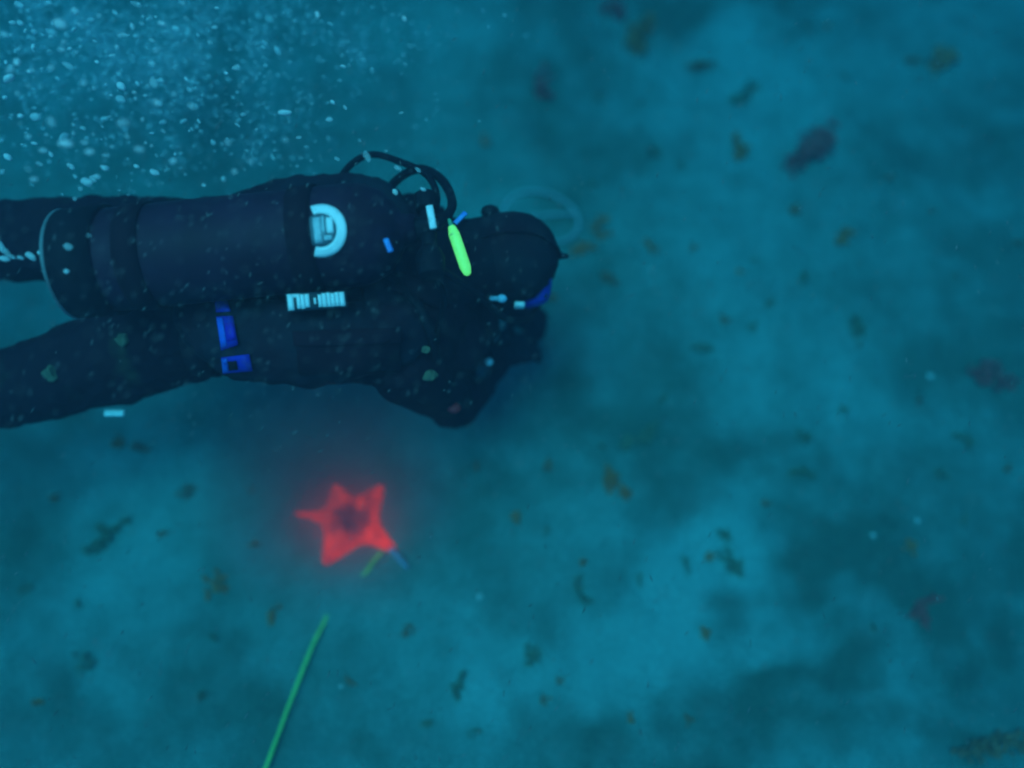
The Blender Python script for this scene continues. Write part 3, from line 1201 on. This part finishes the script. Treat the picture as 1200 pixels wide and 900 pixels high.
def seaweed(px, py, wpx, kind, color, label, group=None, ang=0.0, elong=1.0, dens=1.0, seed=0):
    rnd = random.Random(int(px * 31 + py * 17 + seed))
    c = ground(px, py)
    s = wpx * pxm(px, py, 0) * (.40 if color in ('dark', 'olive') else .46)
    b = MB()
    if kind == 'clump':
        leafs(b, c, s * 1.08, int(105 * dens), s * .24, rnd, ang, elong, height=s * .5)
    elif kind == 'wisp':
        for k in range(rnd.randint(2, 4)):
            strand(b, c + Vector((rnd.uniform(-.3, .3) * s, rnd.uniform(-.3, .3) * s, 0)), s * rnd.uniform(.9, 1.6), ang + rnd.choice((0, math.pi)) + rnd.uniform(-.5, .5), rnd, r=max(.002, s * .07), size=s * .28)
    elif kind == 'frond':
        strand(b, c - Vector((math.cos(ang), math.sin(ang), 0)) * s, 2 * s, ang, rnd, r=max(.002, s * .06), leafy=False)
        leafs(b, c, s * .72, int(46 * dens), s * .36, rnd, ang, max(elong, 1.5), height=s * .2)
    else:
        leafs(b, c, s, int(34 * dens), s * .5, rnd, ang, elong, height=s * .3)
    o = b.build('seaweed', SW[color], loc=c, smooth=False)
    tag(o, label, 'seaweed', group or 'seaweed scraps on the sand')


seaweed(952, 178, 58, 'clump', 'dark_red', 'dark purplish seaweed clump, largest on the open sand at upper right', ang=.6, elong=1.35, dens=2.0)
seaweed(752, 44, 46, 'clump', 'brown', 'ragged red-brown seaweed clump near the top edge', ang=1.4, elong=1.35, dens=1.3)
seaweed(719, 12, 34, 'clump', 'dark_red', 'dull red seaweed clump touching the top edge of the picture', dens=1.0)
seaweed(816, 82, 36, 'clump', 'olive', 'two-lobed olive seaweed scrap below the top edge', ang=.15, elong=1.5, dens=.8)
seaweed(1100, 76, 40, 'frond', 'tan', 'slanting tan seaweed frond at far upper right', ang=1.05)
seaweed(1160, 441, 42, 'clump', 'dark_red', 'dark red seaweed clump by the right edge at mid height', elong=1.4, dens=1.1)
seaweed(722, 575, 32, 'clump', 'orange', 'orange-brown seaweed tuft below and right of the diver\'s head', ang=-1.0, elong=1.2, dens=.9)
seaweed(716, 556, 26, 'wisp', 'brown', 'thin curled brown strand above the orange-brown tuft', ang=1.6)
seaweed(640, 98, 34, 'scrap', 'dark_red', 'faint reddish seaweed smear above the diver\'s head', ang=1.3, elong=1.4, dens=.8)
seaweed(762, 178, 32, 'clump', 'dark', 'small dark seaweed tuft on the bare sand at upper centre', dens=.5)
seaweed(571, 166, 18, 'clump', 'orange', 'small orange-brown seaweed blob above the diver\'s neck', ang=1.5, elong=1.2, dens=.5)
seaweed(698, 268, 34, 'wisp', 'tan', 'tan seaweed strand standing right of the pale hoop', ang=1.0)
seaweed(684, 292, 26, 'frond', 'orange', 'yellow-brown frond just in front of the diver\'s head', ang=.4)
seaweed(714, 322, 36, 'wisp', 'olive', 'thin olive strand in front of the diver\'s head', ang=-1.0)
seaweed(640, 352, 24, 'wisp', 'tan', 'tan wisp beside the blue edge of the mask', ang=.3)
seaweed(612, 400, 26, 'scrap', 'olive', 'dull olive scrap beside the diver\'s right hand', ang=1.2, elong=1.4)
seaweed(942, 324, 20, 'frond', 'dark', 'small dark slanted frond right of centre', ang=.9)
seaweed(820, 411, 26, 'clump', 'dark', 'dark round seaweed spot right of the diver\'s hands', elong=1.3, dens=.6)
seaweed(872, 113, 52, 'wisp', 'dark', 'spreading dark branched strand at upper right of centre', ang=.6)
seaweed(866, 172, 36, 'wisp', 'brown', 'upright thin red-brown strand left of the purplish clump', ang=1.55)
seaweed(804, 661, 22, 'clump', 'dark', 'dark teardrop-shaped scrap on the brightest sand', ang=-1.2, elong=1.5, dens=.5)
seaweed(858, 631, 30, 'clump', 'dark', 'dark slanting scrap at the top of the brightest sand', ang=-.7, elong=1.5, dens=.6)
seaweed(853, 660, 32, 'scrap', 'dark', 'dim greenish scrap below the slanting one on the bright sand', ang=-1.1, elong=1.3)
seaweed(751, 679, 18, 'clump', 'dark', 'small round dark scrap at the left of the bright sand', dens=.5)
seaweed(676, 690, 34, 'wisp', 'dark', 'small curved dark strand below the orange-brown tuft', ang=1.6)
seaweed(624, 766, 26, 'scrap', 'dark', 'dark scrap low in the picture below the centre', ang=1.3, elong=1.3)
seaweed(476, 740, 24, 'clump', 'olive', 'triangular olive seaweed scrap below the red sea star', ang=1.5, dens=.5)
seaweed(216, 580, 28, 'clump', 'olive', 'olive seaweed scrap left of the red sea star', dens=.6)
seaweed(128, 632, 44, 'wisp', 'dark', 'branched dark strand on the sand at lower left', ang=.4)
seaweed(142, 519, 20, 'scrap', 'brown', 'small brown scrap just under the diver\'s right leg', dens=.7)
seaweed(164, 525, 22, 'frond', 'olive', 'small olive frond under the diver\'s right leg', ang=-.2)
seaweed(100, 776, 34, 'clump', 'dark', 'dim dark tuft near the lower left corner', dens=.5)
seaweed(256, 679, 26, 'scrap', 'brown', 'faint brown scrap between the lower left strand and the red star', dens=.9)
seaweed(947, 512, 28, 'clump', 'dark', 'dim dark green tuft at right of centre', dens=.6)
seaweed(940, 553, 28, 'wisp', 'dark', 'thin flat dark strand below the dim green tuft', ang=0)
seaweed(748, 514, 44, 'wisp', 'dark', 'spread dark wisps above the orange-brown tuft', ang=.5)
seaweed(1083, 712, 34, 'wisp', 'dark_red', 'curled dull red strand among the dark patches at lower right', ang=.5)
seaweed(1160, 880, 62, 'clump', 'olive', 'long olive seaweed strip in the lower right corner', ang=.15, elong=1.8, dens=1.1)
seaweed(540, 803, 30, 'wisp', 'dark', 'dark wisp on the sand at bottom centre', ang=1.2)
seaweed(985, 278, 26, 'scrap', 'brown', 'faint brownish scrap right of the middle, under the purplish clump', dens=.8)
seaweed(1010, 385, 34, 'wisp', 'dark', 'faint dark streak of weed at right, above the middle', ang=.1)
seaweed(1135, 515, 30, 'wisp', 'dark', 'dark wisp near the right edge below the red clump', ang=-.6)
small = [(1065, 70), (990, 88), (942, 32), (970, 30), (700, 115), (752, 118), (795, 195), (695, 215), (886, 300), (867, 318), (905, 356),
         (845, 378), (1000, 380), (1120, 325), (1090, 250), (1040, 210), (930, 250), (1008, 405), (880, 385), (760, 292), (812, 292),
         (640, 545), (605, 600), (640, 620), (560, 545), (682, 655), (834, 655), (830, 740), (1022, 735), (1065, 640), (1130, 610), (1195, 285),
         (290, 575), (190, 625), (320, 720), (235, 820), (45, 820), (30, 690), (410, 800), (500, 850), (90, 705), (640, 820), (655, 800), (560, 860),
         (250, 745), (740, 840), (805, 840), (900, 590), (1180, 550), (1100, 560), (990, 480), (1075, 470), (780, 470), (705, 520), (300, 635), (60, 585)]
rr = random.Random(5)
for (px, py) in small:
    where = ('at upper right, above the level of the diver\'s head' if py < 270 else 'right of the diver, at mid height') if py < 520 else (
        'at lower left, left of the green line' if px < 340 else 'at bottom centre, between the green line and the bright sand' if px < 740 else 'at lower right, around the dark patches')
    col = rr.choice(('dark', 'dark', 'olive', 'brown'))
    seaweed(px + rr.uniform(-3, 3), py + rr.uniform(-3, 3), rr.uniform(9, 19), rr.choice(('scrap', 'wisp', 'scrap', 'frond')), col,
            'tiny ' + {'dark': 'dark green', 'olive': 'olive', 'brown': 'brown'}[col] + ' weed scrap ' + where, 'tiny weed scraps strewn over the sand', ang=rr.uniform(0, 3.1), elong=rr.uniform(1, 1.5), dens=.7)

# pale shell bits
M_SHELL = mat('shell', (.62, .62, .57), .6, color2=(.45, .45, .4), scale=80)
for (px, py, r, lab) in ((1023, 628, 5, 'small white shell bit at right, left one of a pair'), (1075, 611, 5, 'small white shell bit at right, right one of a pair'),
                         (763, 317, 4, 'tiny white shell bit on the sand right of the diver\'s head'), (562, 700, 6, 'dim white shell bit right of and below the red star'),
                         (1090, 442, 6, 'pale flat shell bit left of the dark red clump'), (400, 805, 4, 'tiny pale shell bit near the bottom, right of the green line')):
    c = ground(px, py)
    k = .55 * r * pxm(px, py, 0)
    b = MB()
    # half scallop: a ribbed low cap
    vs, fs, n = [], [], 12
    for j in range(5):
        f = j / 4
        for q in range(n):
            a = 2 * math.pi * q / n
            rr_ = k * f * (1 + .12 * (q % 2)) * (1 + .2 * math.sin(a))
            vs.append((c.x + rr_ * math.cos(a), c.y + rr_ * math.sin(a), c.z + .003 + k * .5 * (1 - f * f)))
    for j in range(4):
        for q in range(n):
            fs.append((j * n + q, (j + 1) * n + q, (j + 1) * n + (q + 1) % n, j * n + (q + 1) % n))
    b.add(vs, fs)
    tag(b.build('shell', M_SHELL, loc=c), lab, 'shell', 'shell bits on the sand')


# ------------------------------------------------------------------ air bubbles
def bubble_material(name, lo, hi):
    m = bpy.data.materials.new(name)
    m.use_nodes = True
    nt = m.node_tree
    p = nt.nodes['Principled BSDF']
    p.inputs['Base Color'].default_value = (.95, .97, .97, 1)
    p.inputs['Roughness'].default_value = .18
    p.inputs['Specular IOR Level'].default_value = .9
    p.inputs['Transmission Weight'].default_value = .3
    p.inputs['IOR'].default_value = 1.2
    oi = nt.nodes.new('ShaderNodeObjectInfo')              # some bubbles are thin and clear, some silvery
    r = nt.nodes.new('ShaderNodeMapRange')
    r.inputs['To Min'].default_value = lo
    r.inputs['To Max'].default_value = hi
    pw = nt.nodes.new('ShaderNodeMath')
    pw.operation = 'POWER'
    nt.links.new(oi.outputs['Random'], pw.inputs[0])
    pw.inputs[1].default_value = 2.0
    nt.links.new(pw.outputs[0], r.inputs['Value'])
    nt.links.new(r.outputs[0], p.inputs['Alpha'])
    return m


M_BUB = bubble_material('air_bubble', .30, 1.0)
M_FINE = bubble_material('fine_air_bubble', .45, .45)
bub_meshes = []
rb = random.Random(11)
for v in range(10):
    b = MB()
    b.ball((0, 0, 0), (1, rb.uniform(.6, .85), rb.uniform(.5, .7)), 14, 9)
    off = Vector((v * 7.3, 0, 0))
    b.v = [q * (1 + .28 * noise.noise(q * 1.3 + off)) for q in b.v]
    o = b.build('bubble', M_BUB)
    bub_meshes.append(o.data)
    bpy.data.objects.remove(o)


def stream_label(px, py, r):
    """which part of the bubble stream"""
    size = 'larger' if r > 3.4 else 'small'
    if px > 385 and py > 150:
        return size + ' bubble beside the hose loop above the diver\'s shoulder', 'bubbles by the hose loop'
    if py > 150:
        return (size + ' bubble just above the diver\'s legs' if px < 170 else size + ' bubble just above the middle of the tank'), 'bubbles low in the stream'
    if py > 75:
        return (size + ' silvery bubble halfway between the leg and the top left corner' if px < 170 else size + ' silvery bubble drifting between the tank and the top edge'), 'bubbles in the middle of the stream'
    return (size + ' silvery bubble in the top left corner' if px < 170 else size + ' silvery bubble near the top edge, right part of the stream'), 'bubbles high in the stream'


def bubble(px, py, r, z, label, group):
    if label is None:
        label, group = stream_label(px, py, r)
    o = bpy.data.objects.new('bubble', rb.choice(bub_meshes))
    COL.objects.link(o)
    o.location = at(px, py, z)
    k = r * pxm(px, py, z)
    o.scale = (k * rb.uniform(.9, 1.35), k * rb.uniform(.7, 1.0), k)
    o.rotation_euler = (rb.uniform(-.4, .4), rb.uniform(-.4, .4), rb.gauss(-.45, .5))
    tag(o, label, 'bubble', group)


# the chain crossing the diver's legs
for (px, py, r) in ((2, 290, 6), (8, 296, 5), (5, 303, 5), (14, 301, 4), (24, 302, 5), (36, 300, 7), (48, 296, 5), (57, 294, 4), (71, 296, 5), (80, 289, 6), (78, 318, 4)):
    bubble(px, py, r * .9, rb.uniform(.90, .98), 'pale bubble in the chain crossing the diver\'s leg at the left edge', 'bubble chain across the leg')
for (px, py, r) in ((94, 221, 4), (102, 213, 6), (109, 210, 4), (113, 207, 5), (123, 197, 5), (88, 233, 3)):
    bubble(px, py, r, rb.uniform(.90, 1.0), 'bright bubble in the short slanting chain above the diver\'s leg', 'short slanting bubble chain')
spots = [(104, 276, 4), (24, 136, 6), (41, 137, 7), (60, 143, 8), (75, 160, 7), (77, 168, 8), (86, 156, 5), (97, 150, 5), (109, 157, 4), (98, 167, 5), (105, 178, 6), (124, 182, 5),
         (50, 176, 4), (40, 168, 5), (60, 181, 4), (83, 195, 5), (40, 210, 4), (33, 198, 4), (9, 184, 5), (3, 201, 5), (163, 175, 7), (181, 202, 5), (144, 144, 6), (191, 143, 5),
         (160, 195, 4), (70, 28, 7), (60, 38, 8), (72, 58, 5), (58, 60, 4), (12, 82, 6), (10, 92, 7), (38, 82, 4), (98, 97, 7), (110, 103, 5), (142, 101, 7), (141, 116, 7), (124, 99, 4),
         (187, 121, 6), (180, 97, 7), (188, 94, 6), (178, 74, 6), (170, 112, 4), (160, 5, 8), (175, 22, 5), (190, 28, 6), (142, 41, 5), (137, 55, 4), (131, 65, 5), (135, 15, 5),
         (88, 13, 7), (57, 3, 5), (22, 5, 6), (5, 40, 5), (24, 27, 6), (40, 37, 5), (80, 77, 6), (60, 79, 6), (20, 73, 6), (7, 73, 4), (111, 48, 4), (107, 23, 5), (155, 31, 5),
         (316, 22, 9), (325, 59, 6), (310, 50, 5), (277, 79, 6), (285, 134, 5), (268, 93, 5), (225, 125, 6), (215, 142, 5), (204, 110, 4), (222, 105, 6), (233, 142, 4), (283, 122, 3),
         (232, 41, 4), (220, 39, 6), (206, 33, 6), (334, 132, 7), (372, 17, 4), (390, 120, 5), (386, 140, 6), (335, 164, 4), (350, 161, 4), (250, 167, 4), (267, 167, 4), (203, 189, 5),
         (275, 201, 4), (320, 185, 5), (262, 210, 5), (430, 183, 7), (395, 186, 5), (466, 197, 6), (490, 199, 5), (496, 222, 5), (463, 225, 5), (305, 192, 4), (294, 190, 5)]
for (px, py, r) in spots:
    z = rb.uniform(.85, 1.2) if px < 200 else rb.uniform(.7, 1.2)
    if px > 390:
        z = rb.uniform(.86, .95)
    bubble(px, py, r * rb.uniform(.6, .85), z, None, None)
n = 0
while n < 150:
    px, py = rb.uniform(0, 520), rb.uniform(0, 240)
    dens = math.exp(-(px / 260) ** 2.4) * max(0, 1 - max(0, py - 60) / 200)
    if rb.random() > dens:
        continue
    n += 1
    bubble(px, py, rb.uniform(1.4, 3.4), rb.uniform(.6, 1.2), None, None)


def fine_bubbles():
    b = MB()
    k = 0
    knots = [(rb.gauss(190, 130), rb.gauss(45, 70), rb.uniform(7, 26)) for _ in range(95)]
    while k < 5200:
        kx, ky, ks = rb.choice(knots)
        px, py = (rb.gauss(kx, ks * 1.3), rb.gauss(ky, ks)) if k % 5 else (rb.gauss(205, 140), rb.gauss(50, 75))
        if not (-120 < px < 620 and -120 < py < 232 - .0 * px):
            continue
        k += 1
        z = rb.uniform(.15, .8)
        c = at(px, py, z)
        s = rb.uniform(1.0, 3.0) * pxm(px, py, z) * (1.4 if rb.random() < .1 else 1)
        d = [Vector((s * rb.uniform(.9, 1.5), 0, 0)), Vector((0, s * .8, 0)), Vector((0, 0, s * .7))]
        q = rb.uniform(-.9, .3)
        Rm = Matrix.Rotation(q, 3, 'Z')
        vs = [c + Rm @ d[0], c - Rm @ d[0], c + Rm @ d[1], c - Rm @ d[1], c + d[2], c - d[2]]
        b.add(vs, [(0, 2, 4), (2, 1, 4), (1, 3, 4), (3, 0, 4), (2, 0, 5), (1, 2, 5), (3, 1, 5), (0, 3, 5)])
    o = b.build('bubble_cloud', M_FINE)
    tag(o, 'cloud of fine bubbles behind the larger ones at upper left', None, kind='stuff')


fine_bubbles()


# ------------------------------------------------------------------ particles adrift in the water
def marine_snow():
    b = MB()
    rs = random.Random(3)
    for k in range(4200):
        px, py, z = rs.uniform(-150, 1350), rs.uniform(-150, 1050), rs.uniform(.25, 1.85)
        if rs.random() < .2:
            px, py, z = rs.gauss(330, 230), rs.gauss(340, 110), rs.uniform(.92, 1.25)
        c = at(px, py, z)
        m_ = pxm(px, py, z)
        ln = rs.uniform(1.5, 5.5) * m_
        w = rs.uniform(.4, .85) * m_
        a = rs.gauss(1.15, .35)
        f = Vector((math.cos(a), math.sin(a), rs.uniform(-.3, .3))) * ln
        r = Vector((-math.sin(a), math.cos(a), 0)) * w
        u = Vector((0, 0, w))
        vs = [c + f, c - f, c + r, c - r, c + u, c - u]
        b.add(vs, [(0, 2, 4), (2, 1, 4), (1, 3, 4), (3, 0, 4), (2, 0, 5), (1, 2, 5), (3, 1, 5), (0, 3, 5)])
    o = b.build('suspended_particles', mat('detritus', (.30, .30, .29), .8, color2=(.08, .09, .08), scale=5, lo=.3, hi=.7))
    tag(o, 'fine pale particles drifting in the water', None, kind='stuff')


marine_snow()
